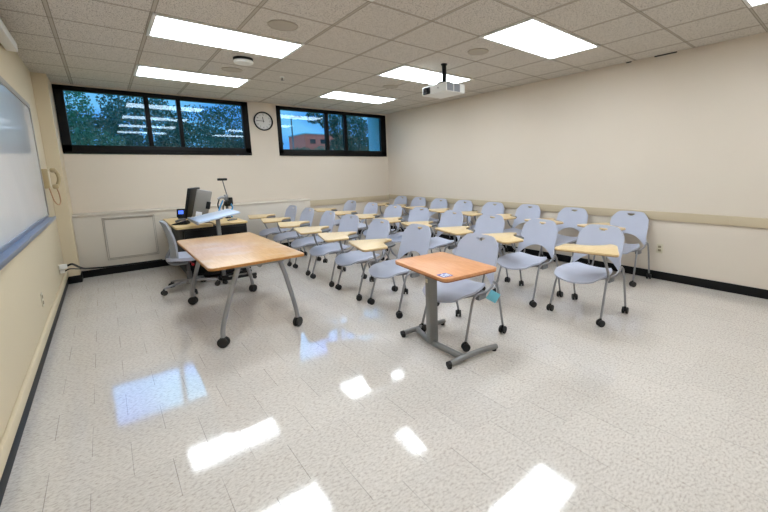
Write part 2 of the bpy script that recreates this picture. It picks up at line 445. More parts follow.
# projector
PX, PY = 1.60, .92
t = thing('projector', 'white projector hanging from the ceiling on a black pole', 'projector', (PX, PY, H))
MB().lathe([(.04, 0), (.04, -.012), (.027, -.016), (.027, -.21), (.0, -.21)], 20).lathe([(.085, -.215), (.095, -.23), (.085, -.248), (0, -.248)], 24).build('pole', M['black'], t)
pb = MB().box((-.15, -.19, -.355), (.165, .25, -.25), .012)
pb.build('body', M['white_metal'], t)
lens = MB().box((-.156, .095, -.345), (-.146, .225, -.265), .004)
lens.build('lens_bay', M['black'], t)
MB().lathe([(.034, 0), (.034, .012), (.02, .014), (0, .01)], 20, Matrix.Translation((-.155, .16, -.305)) @ Matrix.Rotation(-PI / 2, 4, 'Y')).build('lens', M['screen_off'], t)
for xa, xb in ((-.135, -.035), (-.02, .075)):
    g = MB()
    for k in range(7): g.box((xa, -.194, -.342 + k * .0125), (xb, -.188, -.334 + k * .0125))
    g.box((xa, -.1905, -.346), (xb, -.1885, -.26))
    g.build('vent_grille', M['grille'], t, smooth=False)
MB().lathe([(.008, 0), (.008, .004), (0, .004)], 12, Matrix.Translation((-.149, -.05, -.30)) @ Matrix.Rotation(-PI / 2, 4, 'Y')).build('sensor', M['dark_grey'], t)

# clock
t = thing('wall_clock', 'round wall clock with black rim between the two windows', 'clock', (.655, YB, 2.325))
R90 = Matrix.Rotation(PI / 2, 4, 'X')
MB().lathe([(.165, 0), (.168, .025), (.158, .035), (.148, .03), (.146, .012), (.146, 0)], 40, R90).build('rim', M['black'], t)
MB().lathe([(.147, .002), (.147, .012), (0, .012)], 40, R90).build('face', M['clock_face'], t)
def text_bm(s, size, cx, cz, y):
    cu = D.curves.new('txt', 'FONT'); cu.body = s; cu.size = size; cu.align_x = 'CENTER'; cu.align_y = 'CENTER'; cu.extrude = .0006
    o = D.objects.new('txt', cu); COL.objects.link(o)
    dg = bpy.context.evaluated_depsgraph_get(); me = D.meshes.new_from_object(o.evaluated_get(dg))
    me.transform(Matrix.Translation((cx, y, cz)) @ R90); D.objects.remove(o); D.curves.remove(cu); return me
b = MB()
for k in range(12):
    a = 2 * PI * (k + 1) / 12
    me = text_bm(str(k + 1), .034, .113 * math.sin(a), .113 * math.cos(a), -.0135); b.bm.from_mesh(me); D.meshes.remove(me)
for k in range(60):
    a = 2 * PI * k / 60; L = .011 if k % 5 == 0 else .006
    b.box((-.0012, -.0138, .138 - L), (.0012, -.0122, .139))
    vs = b.bm.verts[:] if False else None
    b.bm.verts.ensure_lookup_table()
    bmesh.ops.rotate(b.bm, cent=(0, 0, 0), matrix=Matrix.Rotation(a, 3, 'Y'), verts=b.bm.verts[-8:])
b.build('numerals', M['black'], t, smooth=False)
def hand(L, w, ang, y):
    b = MB().box((-w, y - .0015, -.02), (w, y, L)); bmesh.ops.rotate(b.bm, cent=(0, 0, 0), matrix=Matrix.Rotation(ang, 3, 'Y'), verts=b.bm.verts)
    b.build('hand', M['black'], t, smooth=False)
hand(.075, .005, 2 * PI * 11.75 / 12, -.016); hand(.108, .0035, 2 * PI * 45.5 / 60, -.019)

# ------------------------------------------------------------------ left wall
t = thing('whiteboard', 'long glossy whiteboard with metal frame and tray on the left wall', 'whiteboard', (XL, 1.5, 1.5))
y0, y1, z0, z1 = -.9, 3.27, .985, 2.13
MB().box((.002, y0 - 1.5, z0 - 1.5), (.014, y1 - 1.5, z1 - 1.5)).build('surface', M['board'], t, smooth=False)
f = MB(); w = .03
f.box((0, y0 - 1.5, z1 - 1.5 - .02), (.022, y1 - 1.5, z1 - 1.5 + w), .003).box((0, y1 - 1.5 - .01, z0 - 1.5), (.022, y1 - 1.5 + w, z1 - 1.5 + w), .003).box((0, y0 - w - 1.5, z0 - 1.5), (.022, y0 - 1.5, z1 - 1.5 + w), .003)
f.build('frame', M['gold'], t)
tr = MB().box((0, y0 - 1.5, -.545), (.07, y1 - .05 - 1.5, -.532), .003).box((.06, y0 - 1.5, -.555), (.076, y1 - .05 - 1.5, -.522), .006).box((0, y0 - 1.5, -.56), (.018, y1 - 1.5, -.505), .004)
tr.build('tray', M['tray'], t)
# roll-down screen housing near the ceiling
t = thing('projection_screen', 'white roll-down screen housing high on the left wall under the ceiling', 'projection screen', (XL, 1.0, 2.5))
MB().box((.01, -1.9, -.02), (.085, 1.42, .06), .012).build('housing', M['white_metal'], t)
MB().box((.008, 1.42, -.012), (.083, 1.44, .052), .006).build('end_cap', M['ivory'], t)
MB().box((0, 1.2, .055), (.05, 1.26, .1), .004).build('mounting_bracket', M['dark_grey'], t)
# phone
t = thing('wall_telephone', 'beige corded telephone mounted on the left wall past the whiteboard', 'telephone', (XL, 3.55, 1.39))
MB().box((0, -.085, -.12), (.055, .085, .1), .012).build('body', M['beige_plastic'], t)
MB().box((.05, -.06, -.1), (.06, .0, .07), .004).build('keypad', M['ivory'], t)
h = MB().tube([(.10, .09, -.1), (.122, .095, -.03), (.122, .095, .03), (.10, .09, .09)], .018, 12)
h.box((.062, .055, .06), (.115, .12, .112), .016).box((.062, .055, -.13), (.115, .12, -.075), .016)
h.build('handset', M['beige_plastic'], t)
pts = [(.04, .0, -.12), (.05, .005, -.2), (.065, .03, -.28), (.09, .07, -.315), (.105, .105, -.28), (.105, .105, -.2), (.095, .09, -.13)]
MB().tube(pts, .006, 8).build('cord', mat('pinkish phone cord', srgb(176, 138, 108), .5), t)
# switch and outlets
def plate(name, loc, axis, label, cat, slots, w=.07, h=.115):
    t = thing(name, label, cat, loc)
    s = 1 if axis == '+x' else -1
    MB().box((0 if s > 0 else -.006, -w / 2, -h / 2), (.006 if s > 0 else 0, w / 2, h / 2), .002).build('cover_plate', M['ivory'], t)
    for dz in slots:
        MB().box((.005 if s > 0 else -.009, -.017, dz - .014), (.009 if s > 0 else -.005, .017, dz + .014), .003).build('socket' if cat == 'outlet' else 'toggle', M['slot'], t)
plate('light_switch', (XL, 3.45, 1.58), '+x', 'ivory switch plate on left wall above the telephone', 'switch', (0,))
plate('wall_outlet', (XL, 3.5, .335), '+x', 'wall outlet with a plug and cables in the left back corner', 'outlet', (.025, -.025))
plate('wall_outlet', (XL, 1.92, .37), '+x', 'empty wall outlet low on the left wall near the viewer', 'outlet', (.025, -.025))
plate('wall_outlet', (XR, -1.02, .385), '-x', 'ivory wall outlet on the right wall beside the last chair', 'outlet', (.022, -.022))
# plug and cables running to the desk
t = thing('power_cable', 'black power cable with grey plugs running from the left outlet to the desk', 'cable', (XL, 3.5, .335))
MB().box((.01, -.03, .0), (.075, .03, .05), .006).box((.01, -.025, -.05), (.05, .025, -.01), .006).build('plug', M['white_metal'], t)
MB().tube([(.075, .0, .03), (.12, .03, .035), (.16, .3, -.06), (.19, .6, -.14), (.24, .86, -.195), (.4, .905, -.215), (.7, .905, -.222), (1.05, .905, -.225)], .012, 8, n=8).build('cord', M['black'], t)
MB().tube([(.05, .0, -.03), (.09, .05, -.02), (.13, .3, -.075), (.16, .5, -.12)], .007, 8).build('side_cord', M['black'], t)

# ------------------------------------------------------------------ chairs
def caster_mb(x, y, rot=0, r=.032):
    b = MB()
    mtx = Matrix.Translation((x, y, r)) @ Matrix.Rotation(rot, 4, 'Z') @ Matrix.Rotation(PI / 2, 4, 'X')
    for s in (-1, 1):
        b.lathe([(r * .55, s * .017 - .009), (r * .92, s * .017 - .009), (r, s * .017 - .005), (r, s * .017 + .005), (r * .92, s * .017 + .009), (r * .55, s * .017 + .009)], 18, mtx)
    b.lathe([(.010, -.018), (.010, .018)], 10, mtx)
    b.tube([(x, y, r), (x, y, r + .045)], .010, 8)
    return b

def make_chair(label, hand=1, tablet=True, off=(0, 0), name='tablet_chair', group='tablet chairs set out in rows'):
    """multipurpose chair facing -x; hand=+1 puts the tablet arm on the +y side"""
    t = thing(name, label, 'chair', (0, 0, 0), 0, group)
    # seat shell: squarish, dished, front edge rolled down
    def seat(u, v):
        a = u * 2 - 1; c = v * 2 - 1          # a across, c: -1 front .. 1 back
        # map the square onto a rounded outline
        ax = a * math.sqrt(max(0, 1 - .40 * c * c)); cx = c * math.sqrt(max(0, 1 - .40 * a * a))
        hw = .245 - .012 * (c + 1)
        x = -.095 + cx * .242; y = ax * hw
        z = .432 - .018 * (1 - a * a) + .010 * max(0, c) ** 2
        z -= .05 * max(0, -c - .35) ** 2 * 1.6
        z += .012 * a * a * (1 if c > 0 else .3)
        return (x, y, z)
    MB().grid(seat, 18, 18, .016).build('seat', M['grey_plastic'], t, angle=60)
    # back shell with an arched lower edge and a handle slot
    tl = [0, .08, .18, .3, .42, .54, .66, .80, .835, .90, .95, 1]
    nu = 20
    def back(u, v):
        a = u * 2 - 1; tt = tl[int(round(v * (len(tl) - 1)))]
        zb = .43 + .115 * (max(0, 1 - (abs(a) / .86) ** 2.2)) ** .75
        zt = .823 - .012 * a * a - .075 * max(0, abs(a) - .62) ** 2 / .145
        z = zb + (zt - zb) * tt
        h = (z - .43) / .39
        hw = .262 - .05 * max(0, h) ** 1.3 - .02 * math.exp(-((h - .25) / .25) ** 2)
        y = a * hw
        x = .10 + .125 * max(0, h) ** .85 - .045 * a * a * (1 - .35 * h) + .045
        if h < .25: x += .02 * (1 - h / .25) * abs(a)
        return (x, y, z)
    hole = lambda i, j: j == 8 and nu / 2 - 2 <= i < nu / 2 + 2 or j == 7 and nu / 2 - 1 <= i < nu / 2 + 1
    MB().grid(back, nu, len(tl) - 1, .011, hole).build('backrest', M['grey_plastic'], t, angle=60)
    # legs with casters
    for s in (-1, 1):
        front = [(-.07, s * .222, .405), (-.115, s * .236, .385), (-.148, s * .243, .33), (-.205, s * .252, .16), (-.232, s * .255, .075)]
        rear = [(.118, s * .247, .475), (.15, s * .254, .45), (.175, s * .258, .36), (.205, s * .262, .18), (.228, s * .262, .075)]
        for pts in (front, rear):
            lg = MB().tube(pts, .0105, 10).build('leg', M['silver'], t)
            e = pts[-1]
            caster_mb(e[0], e[1], s * .3 + (.5 if pts is rear else -.2)).build('caster', M['rubber'], lg)
    f = MB()
    for s in (-1, 1):
        f.tube([(-.19, s * .15, .392), (-.06, s * .222, .402), (.06, s * .235, .41), (.125, s * .247, .46)], .0105, 10)
    f.tube([(-.06, -.222, .392), (-.06, .222, .392)], .010, 8).tube([(.05, -.232, .398), (.05, .232, .398)], .010, 8)
    f.build('seat_frame', M['silver'], t)
    for s in (-1, 1):
        MB().box((-.04, s * .205 - .022, .345), (.055, s * .205 + .022, .405), .008).build('side_bracket', M['bracket'], t)
    if tablet:
        g = hand; dx = .07 + off[0]; dy = off[1]
        zt = .672
        poly = [(-.46, .40), (-.10, .215), (-.07, .145), (-.20, .105), (-.27, .02), (-.335, -.165), (-.585, -.13)]
        pts = rounded([(x + dx, y * g + dy) for x, y in poly], [.05, .03, .03, .07, .09, .04, .05])
        if g < 0: pts = pts[::-1]
        top = MB().prism(pts, zt, zt + .016, .003).build('tablet', M['maple'], t)
        inset = rounded([(x * .992 - .002 + dx, y * g * .992 + dy) for x, y in poly], [.05, .03, .03, .07, .09, .04, .05])
        if g < 0: inset = inset[::-1]
        MB().prism(inset, zt - .006, zt, 0).build('tablet_edge', M['maple_edge'], top)
        sup = [(-.34, .23), (-.12, .185), (-.095, .12), (-.13, .0), (-.24, -.06), (-.32, -.05), (-.36, .05)]
        pts = rounded([(x + dx, y * g + dy) for x, y in sup], .04)
        if g < 0: pts = pts[::-1]
        MB().prism(pts, zt - .026, zt - .007, .004).build('tablet_support', M['dark_grey'], t)
        MB().tube([(-.19 + off[0] * .3, .19 * g + dy * .3, zt - .016), (-.185, .235 * g, .60), (-.16, .258 * g, .50), (-.125, .252 * g, .42), (-.11, .236 * g, .392)], .0115, 10).build('tablet_post', M['silver'], t)
        if g > 0:
            MB().tube([(-.20, .14 * g, zt - .018), (-.09, .2 * g, zt - .02), (-.01, .245 * g, zt - .045), (.035, .268 * g, .58), (.08, .268 * g, .5), (.118, .252 * g, .46)], .011, 10).build('arm_tube', M['silver'], t)
    return t

ORD = ['first', 'second', 'third', 'fourth', 'fifth', 'sixth', 'seventh', 'eighth']
rows = [
    ('front row', .53, [3.95, 3.26, 2.55, 1.86, 1.17, .47]),
    ('middle row', 1.705, [4.05, 3.27, 2.56, 1.86, 1.16, .46, -.26]),
    ('back row', 3.04, [4.20, 3.55, 2.90, 2.23, 1.52, .84, .08, -.68]),
]
proto = make_chair('proto')
index_tree(proto)
first = True
jit = random.Random(3)
for rn, cx, ys in rows:
    where = {'front row': 'the row nearest the whiteboard', 'middle row': 'the middle row', 'back row': 'the row along the right wall'}[rn]
    for i, y in enumerate(ys):
        o = proto if first else copy_tree(proto)
        first = False
        o.location = (cx + jit.uniform(-.015, .015), y, 0)
        o.rotation_euler = (0, 0, jit.uniform(-.05, .05))
        if i == 0: lab = 'grey chair with pale tablet at the window end of %s' % where
        elif i == len(ys) - 1 and rn == 'back row': lab = 'grey chair with pale tablet, nearest the wall outlet in the right wall row'
        else: lab = 'grey chair with pale tablet, %s from the window in %s' % (ORD[i], where)
        o['label'] = lab
c = make_chair('grey chair with left-handed pale tablet, nearest of the middle row, turned toward the viewer', -1, True, (.06, -.03))
c.location = (1.715, -.94, 0); c.rotation_euler = (0, 0, -.03)
c = make_chair('grey chair without tablet pulled up behind the orange topped table', 1, False, (0, 0), 'caster_chair', None)
c.location = (.522, -.42, 0); c.rotation_euler = (0, 0, .03)

# blue paper tag hanging at the side of the chair behind the orange table
t = thing('paper_tag', 'light blue square paper tag hanging beside the orange topped table', 'paper tag', (.61, -.72, .415))
MB().grid(lambda u, v: ((u - .5) * .085 + .01 * math.sin(u * 3), -.012 - .006 * math.sin(v * 3), -.09 * v), 6, 6, .0015).build('paper', M['blue_paper'], t).rotation_euler = (.15, .5, -.85)
MB().tube([(0, -.01, -.02), (.0, .0, .03), (-.002, .028, .06)], .0015, 6).build('string', M['white_ink'], t)

# ------------------------------------------------------------------ orange topped single table
t = thing('student_table', 'small orange wood topped table with grey T-shaped pedestal and feet', 'table', (.135, -.475, 0), math.radians(-6))
zt = .672
pt = rect(-.175, -.42, .308, .27, .05)
tp = MB().prism(pt, zt, zt + .022, .004).build('tabletop', M['orange_wood'], t)
MB().prism(rect(-.174, -.419, .307, .269, .05), zt - .006, zt, 0).build('edge_band', M['orange_edge'], tp)
st = MB().prism(rect(-.157, -.38, -.077, -.295, .004, 1), zt + .022, zt + .0228).build('sticker', M['blue_ink'], tp)
b = MB()
for i, (a, c, d, e) in enumerate(((-.19, -.365, -.178, -.315), (-.170, -.365, -.16, -.335), (-.170, -.325, -.16, -.30), (-.152, -.36, -.142, -.31), (-.136, -.365, -.128, -.305))):
    b.prism(rect(a + .043, c - .005, d + .043, e - .005, .003, 1), zt + .0228, zt + .0234)
b.build('sticker_print', M['white_ink'], st, smooth=False)
MB().box((-.04, -.03, .05), (.04, .03, zt - .03), .012).build('column', M['dark_tube'], t)
MB().box((-.10, -.2, zt - .03), (.2, .16, zt - .006), .008).build('top_plate', M['dark_tube'], t)
MB().box((-.0425, -.012, .545), (-.039, .014, .575), .001).build('label_patch', M['ivory'], t)
MB().tube([(.06, .32, .035), (.02, .17, .05), (0, 0, .055), (.02, -.17, .05), (.06, -.32, .035)], .024, 12).build('cross_bar', M['dark_tube'], t)
for s in (1, -1):
    k = .93 if s > 0 else 1
    ft = MB().tube([(-.09, s * .322, .034), (.08, s * .316, .04), (.25 * k, s * .316, .038), (.38 * k, s * .322, .03)], .021, 12).build('foot', M['dark_tube'], t)
    for x, y in ((-.075, s * .32), (.36 * k, s * .32)):
        MB().lathe([(.016, 0), (.018, .004), (.018, .02), (0, .02)], 14, Matrix.Translation((x, y, 0))).build('glide', M['rubber'], ft)
    MB().lathe([(.0225, -.02), (.0225, .004), (0, .006)], 14, Matrix.Translation((-.09, s * .322, .034)) @ Matrix.Rotation(-PI / 2, 4, 'Y')).build('end_cap', M['rubber'], ft)

# ------------------------------------------------------------------ oak training table on casters
t = thing('training_table', 'long oak topped table on curved silver legs with black casters', 'table', (-.775, 1.42, 0))
zt = .67
tp = MB().prism(rect(-.37, -.84, .37, .84, .06), zt, zt + .024, .004).build('tabletop', M['table_wood'], t)
MB().prism(rect(-.372, -.842, .372, .842, .06), zt + .001, zt + .019, 0).build('edge_band', M['table_edge'], tp)
for sy, yy in ((-1, -.70), (1, .68)):
    for s in (-1, 1):
        lg = MB().tube([(s * .165, yy - .09, zt - .02), (s * .20, yy - .07, .54), (s * .25, yy - .035, .36), (s * .283, yy - .01, .23), (s * .30, yy, .15), (s * .305, yy, .085)], .019, 12).build('leg', M['silver'], t)
        caster_mb(s * .305, yy, .6 * s, .043).build('caster', M['rubber'], lg)
    MB().box((-.19, yy - .11, zt - .02), (.19, yy - .07, zt - .001), .006).build('leg_bracket', M['dark_tube'], t)
MB().tube([(0, -.79, zt - .025), (0, .59, zt - .025)], .016, 10).build('under_rail', M['dark_tube'], t)

# ------------------------------------------------------------------ instructor desk
ZD = .735
t = thing('instructor_desk', 'black instructor desk with maple top under the left window', 'desk', (-.62, 3.75, 0))
MB().box((-.34, -.66, .05), (.40, .64, ZD - .03), .006).build('cabinet', M['black'], t)
MB().prism(rect(-.43, -.68, -.01, .66, .03), ZD - .03, ZD, .004).build('left_top', M['desk_wood'], t)
MB().prism(rect(.03, -.665, .42, .66, .03), ZD - .03, ZD - .004, .004).build('right_top', M['desk_wood'], t)
for x in (-.28, .34):
    for y in (-.6, .58):
        caster_mb(x, y, .4, .03).build('caster', M['rubber'], t)
for i, (a, c) in enumerate(((-.325, .02), (.04, .385))):
    MB().box((a, -.668, .1), (c, -.66, ZD - .06), .003).build('side_panel', M['black_frame'], t)
MB().box((-.348, -.6, .12), (-.34, .0, ZD - .06), .003).build('door', M['black_frame'], t)

# lectern stand with tilted pale top
t = thing('lectern_stand', 'single post stand with tilted pale blue top in front of the desk', 'lectern', (-.64, 2.84, 0))
rot = Matrix.Rotation(-math.atan2(.085, .46), 3, 'Y')
b = MB().box((-.235, -.30, -.012), (.235, .32, .012), .006, rot)
bmesh.ops.translate(b.bm, vec=(-.01, 0, .868), verts=b.bm.verts)
tp = b.build('tilted_top', M['laminate_blue'], t)
b = MB(); q = bmesh.new(); bmesh.ops.create_cube(q, size=1)
for v in q.verts: v.co = rot @ Vector((-.24 + v.co.x * .02, .01 + v.co.y * .62, .002 + v.co.z * .04)) + Vector((-.01, 0, .868))
b._add(q); b.build('stop_rail', M['tray'], t, smooth=False)
MB().box((.0, -.02, .06), (.045, .02, .842), .006).box((-.06, -.1, .828), (.06, .1, .85), .004).build('post', M['dark_tube'], t)
ft = MB().box((-.03, -.17, .045), (.38, -.125, .075), .006).box((-.03, .06, .045), (.38, .1, .075), .006).box((-.01, -.14, .045), (.055, .08, .08), .006).build('base', M['black'], t)
for x in (-.0, .35):
    for y in (-.147, .08): caster_mb(x, y, .3, .024).build('caster', M['rubber'], ft)

# office chair facing the desk (+x)
t = thing('office_chair', 'grey wheeled office chair with tall back left of the instructor desk', 'office chair', (-1.0, 2.78, 0), math.radians(-3))
def oseat(u, v):
    a, c = u * 2 - 1, v * 2 - 1
    return (.02 + c * math.sqrt(1 - .4 * a * a) * .23, a * math.sqrt(1 - .4 * c * c) * .24, .43 - .018 * (1 - a * a) - .03 * max(0, c - .4) ** 2 + .01 * max(0, -c))
MB().grid(oseat, 12, 12, .035).build('seat', M['grey_plastic'], t, angle=60)
def oback(u, v):
    a = u * 2 - 1; hw = .185 - .05 * v ** 3 + .01 * math.sin(v * PI)
    z = .40 + .47 * v - .03 * abs(a) ** 3 * v
    return (-.15 - .07 * v + .035 * math.sin(v * PI * .9) + .05 * a * a, a * hw, z)
MB().grid(oback, 12, 14, .022).build('backrest', M['grey_fabric'], t, angle=60)
MB().tube([(-.15, 0, .52), (-.2, 0, .42), (-.15, 0, .34), (.0, 0, .33)], .02, 10).build('back_bracket', M['bracket'], t)
MB().lathe([(.028, .1), (.028, .22), (.018, .22), (.018, .34), (.07, .35), (.09, .395), (0, .395)], 18).build('gas_column', M['dark_grey'], t)
MB().tube([(.02, -.05, .35), (.03, -.2, .345)], .008, 8).lathe([(.015, 0), (.015, .03), (0, .03)], 12, Matrix.Translation((.03, -.2, .345)) @ Matrix.Rotation(PI / 2, 4, 'X')).build('lever', M['red'], t)
bs = MB().lathe([(.045, .07), (.05, .09), (.04, .13), (0, .13)], 18)
for k in range(5):
    a = math.radians(200 + 72 * k); d = Vector((math.cos(a), math.sin(a), 0))
    bs.tube([d * .03 + Vector((0, 0, .105)), d * .16 + Vector((0, 0, .1)), d * .285 + Vector((0, 0, .078))], .02, 10, r2=.013)
bo = bs.build('star_base', M['silver'], t)
for k in range(5):
    a = math.radians(200 + 72 * k)
    caster_mb(.29 * math.cos(a), .29 * math.sin(a), a, .03).build('caster', M['rubber'], bo)

# ---- things on the desk
# dark screen facing the instructor
t = thing('monitor', 'dark monitor facing left on the desk beside the silver one', 'monitor', (-.76, 3.74, ZD), math.radians(-24))
tilt = Matrix.Rotation(math.radians(12), 4, 'Y')
def slab(name, lo, hi, m, par, mtx, bev=.006):
    b = MB().box(lo, hi, bev); b.bm.transform(mtx); return b.build(name, m, par)
T0 = Matrix.Translation((-.02, 0, .06)) @ tilt
slab('panel', (-.02, -.24, 0), (.02, .2, .42), M['black'], t, T0)
slab('screen', (-.0225, -.222, .02), (-.019, .182, .40), M['screen_off'], t, T0, .001)
MB().box((.07, .06, .0), (.09, .12, .2), .004).box((-.06, -.1, 0), (.12, .14, .012), .004).build('stand', M['black'], t)
slab('side_tab', (-.03, .195, .30), (-.018, .27, .40), mat('grey green card', srgb(150, 160, 152), .6), t, T0, .002)
# silver backed monitor seen from behind
t = thing('monitor', 'silver backed monitor seen from behind on the desk', 'monitor', (-.735, 3.36, ZD), math.radians(-8))
tilt2 = Matrix.Translation((0, 0, .07)) @ Matrix.Rotation(math.radians(14), 4, 'Y')
slab('housing', (-.085, -.018, 0), (.095, .03, .385), mat('silver grey casing', srgb(138, 134, 128), .4, metal=.3, noise=.02), t, tilt2, .012)
slab('screen', (-.078, .028, .015), (.088, .0325, .37), M['screen_off'], t, tilt2, .001)
slab('mount_plate', (.05, -.034, .14), (.10, -.016, .24), M['black'], t, tilt2, .004)
slab('asset_label', (-.05, -.0195, .015), (.02, -.0175, .085), M['white_ink'], t, tilt2, .0005)
MB().box((-.06, -.05, 0), (.12, .07, .012), .004).box((.0, .0, .01), (.04, .03, .1), .004).build('stand', M['black'], t)
# arm with clamps and cables carrying a camera
t = thing('jointed_arm', 'jointed black and silver desk arm with dangling blue cables', 'desk arm', (-.31, 3.70, ZD))
MB().lathe([(.04, 0), (.04, .015), (.018, .02), (.018, .33), (0, .33)], 18).build('post', M['dark_grey'], t)
b = MB().tube([(0, 0, .3), (-.07, -.02, .315), (-.115, -.03, .29)], .018, 12).lathe([(.028, .27), (.03, .275), (.03, .345), (.026, .352), (0, .352)], 16)
b.build('upper_arm', M['silver'], t)
b = MB().lathe([(.03, 0), (.03, .05), (0, .05)], 16, Matrix.Translation((.02, -.03, .24)) @ Matrix.Rotation(PI / 2, 4, 'X')).box((-.035, -.045, .18), (.05, .02, .255), .012).box((.02, -.06, .2), (.075, -.02, .31), .012)
b.build('clamp', M['black'], t)
MB().tube([(-.1, -.03, .29), (-.13, -.05, .2), (-.10, -.05, .08), (-.14, -.06, .014)], .009, 8).tube([(-.03, -.05, .25), (-.07, -.07, .16), (-.05, -.07, .06), (-.02, -.06, .012)], .009, 8).build('black_cable', M['black'], t)
MB().tube([(-.06, -.055, .27), (-.12, -.075, .15), (-.15, -.08, .05), (-.19, -.07, .012)], .011, 8).tube([(.04, -.065, .22), (.055, -.075, .15), (.01, -.08, .09), (.04, -.07, .012)], .011, 8).build('blue_cable', M['cable_blue'], t)
t = thing('document_camera', 'small black camera on a thin stalk above the desk arm', 'camera', (-.28, 3.68, ZD + .36))
MB().tube([(-.02, .01, -.01), (-.045, 0, .12), (-.06, -.01, .205)], .007, 8).build('stalk', M['dark_grey'], t)
b = MB().box((-.125, -.03, .2), (.0, .02, .235), .008); b.build('camera_head', M['black'], t)
MB().lathe([(.014, 0), (.014, .012), (0, .012)], 14, Matrix.Translation((-.1, -.03, .218)) @ Matrix.Rotation(PI / 2, 4, 'X')).build('lens', M['screen_off'], t)
# touch panel
t = thing('touch_panel', 'small black control panel with lit blue screen at left of the desk', 'control panel', (-.815, 4.22, ZD), math.radians(-22))
tl_ = Matrix.Rotation(math.radians(-18), 4, 'X')
slab('housing', (-.075, -.025, .004), (.075, .03, .135), M['black'], t, Matrix.Translation((0, 0, .012)) @ tl_, .01)
slab('screen', (-.05, -.0275, .05), (.015, -.0245, .105), M['screen_blue'], t, Matrix.Translation((0, 0, .012)) @ tl_, .001)
MB().box((-.06, -.03, 0), (.07, .06, .022), .006).build('base', M['black'], t)
# keyboard / desk phone
t = thing('desk_phone', 'low black desk phone on the near left corner of the desk', 'telephone', (-.945, 3.42, ZD), math.radians(-25))
b = MB().prism([(-.09, 0), (.09, 0), (.09, .055), (-.06, .02), (-.09, .012)], -.07, .07, .004, Matrix.Rotation(PI / 2, 4, 'X'))
b.build('body', M['black'], t)
MB().tube([(-.04, -.055, .045), (.02, -.055, .066), (.08, -.055, .07)], .016, 10).build('handset', M['dark_grey'], t)
t = thing('remote_control', 'small silver remote lying on the right part of the desk top', 'remote control', (-.33, 3.38, ZD - .004), .5)
MB().box((-.07, -.022, 0), (.07, .022, .018), .006).build('body', M['silver'], t)
MB().box((-.05, -.012, .018), (.03, .012, .021), .001).build('buttons', M['dark_grey'], t)

# ------------------------------------------------------------------ outside
def plant_mat(name, a, b):
    m, N, p = new_mat(name)
    tc = N.new('ShaderNodeTexCoord'); nz = N.new('ShaderNodeTexNoise'); nz.inputs['Scale'].default_value = .8
    N.link(tc.outputs['Object'], nz.inputs['Vector']); N.link(N.mix(nz.outputs['Fac'], a, b), p.inputs['Base Color'])
    p.inputs['Roughness'].default_value = .7
    return m
M['leaf'] = plant_mat('leaf green', srgb(30, 66, 42), srgb(66, 108, 66))
M['leaf_dark'] = plant_mat('dark leaf green', srgb(20, 44, 30), srgb(44, 78, 50))
M['bark'] = mat('bark', srgb(70, 58, 46), .9, noise=.15, scale=6)
M['brick'] = mat('red brick', srgb(226, 84, 62), .85, noise=.08, scale=3)
M['lawn'] = plant_mat('lawn', srgb(90, 130, 70), srgb(120, 158, 92))
M['concrete'] = mat('pale concrete', srgb(150, 170, 180), .8, noise=.03, scale=3)
struct(MB().box((-40, YB + .2, -.3), (90, 120, .25)).build('ground_outside', M['lawn'], smooth=False))
def tree(name, x, y, blobs, leaf, m, label, n, cat='tree', trunk=True, group='trees outside the windows'):
    rnd = random.Random(int(x * 31 + y * 7))
    t = thing(name, label, cat, (x, y, .25), 0, group)
    bm = bmesh.new(); tot = sum(b[3] ** 2 for b in blobs)
    for bx, by, bz, br in blobs:
        for _ in range(int(n * br * br / tot)):
            d = Vector((rnd.gauss(0, 1), rnd.gauss(0, 1), rnd.gauss(0, 1))).normalized() * br * rnd.uniform(.55, 1.05) ** .6
            c = Vector((bx, by, bz)) + Vector((d.x, d.y, d.z * .8)); s = leaf * rnd.uniform(.6, 1.25)
            a = Vector((rnd.gauss(0, 1), rnd.gauss(0, 1), rnd.gauss(0, .7))).normalized(); e = a.orthogonal().normalized()
            e = Matrix.Rotation(rnd.uniform(0, 6.28), 3, a) @ e; f = a.cross(e)
            vs = [bm.verts.new(c + e * s), bm.verts.new(c + f * s * .55), bm.verts.new(c - e * s), bm.verts.new(c - f * s * .55)]
            bm.faces.new(vs)
    b = MB(); b._add(bm); b.build('foliage', m, t, smooth=False)
    if trunk:
        top = max(b[2] for b in blobs)
        k = MB().tube([(0, 0, -.1), (.08, 0, top * .35), (-.03, .05, top * .7), (0, 0, top)], .16, 9, r2=.05)
        for bx, by, bz, br in blobs[1:]: k.tube([(0, 0, bz * .55), (bx * .5, by * .5, bz * .8), (bx, by, bz)], .06, 7, r2=.02)
        k.build('trunk', M['bark'], t)
tree('leafy_tree', -2.7, 11.0, [(0, 0, 2.2, 1.0), (-.8, .2, 1.6, .9), (.9, -.1, 1.7, .85), (.3, 0, 2.9, .8)], .042, M['leaf'], 'leafy tree outside, at the left end of the left window', 9000)
tree('leafy_tree', -.2, 15.0, [(0, 0, 2.9, 1.3), (-1.2, 0, 2.2, 1.1), (1.3, .2, 2.3, 1.1), (0, 0, 1.5, 1.2)], .055, M['leaf_dark'], 'dark leafy tree outside, behind the middle of the left window', 9500)
tree('leafy_tree', 3.6, 19.0, [(0, 0, 3.4, 1.5), (-1.3, 0, 2.4, 1.3), (1.2, 0, 2.6, 1.2), (-.2, 0, 1.5, 1.3)], .062, M['leaf_dark'], 'leafy tree outside, at the right end of the left window', 9500)
tree('leafy_tree', .2, 26.0, [(0, 0, 3.4, 2.4), (-3.2, 0, 3.3, 2.2), (3.4, 0, 3.6, 2.3), (0, 0, 5.2, 1.6), (-5.6, 0, 2.6, 1.9)], .09, M['leaf_dark'], 'broad dark tree mass outside, farthest behind the left window', 10000)
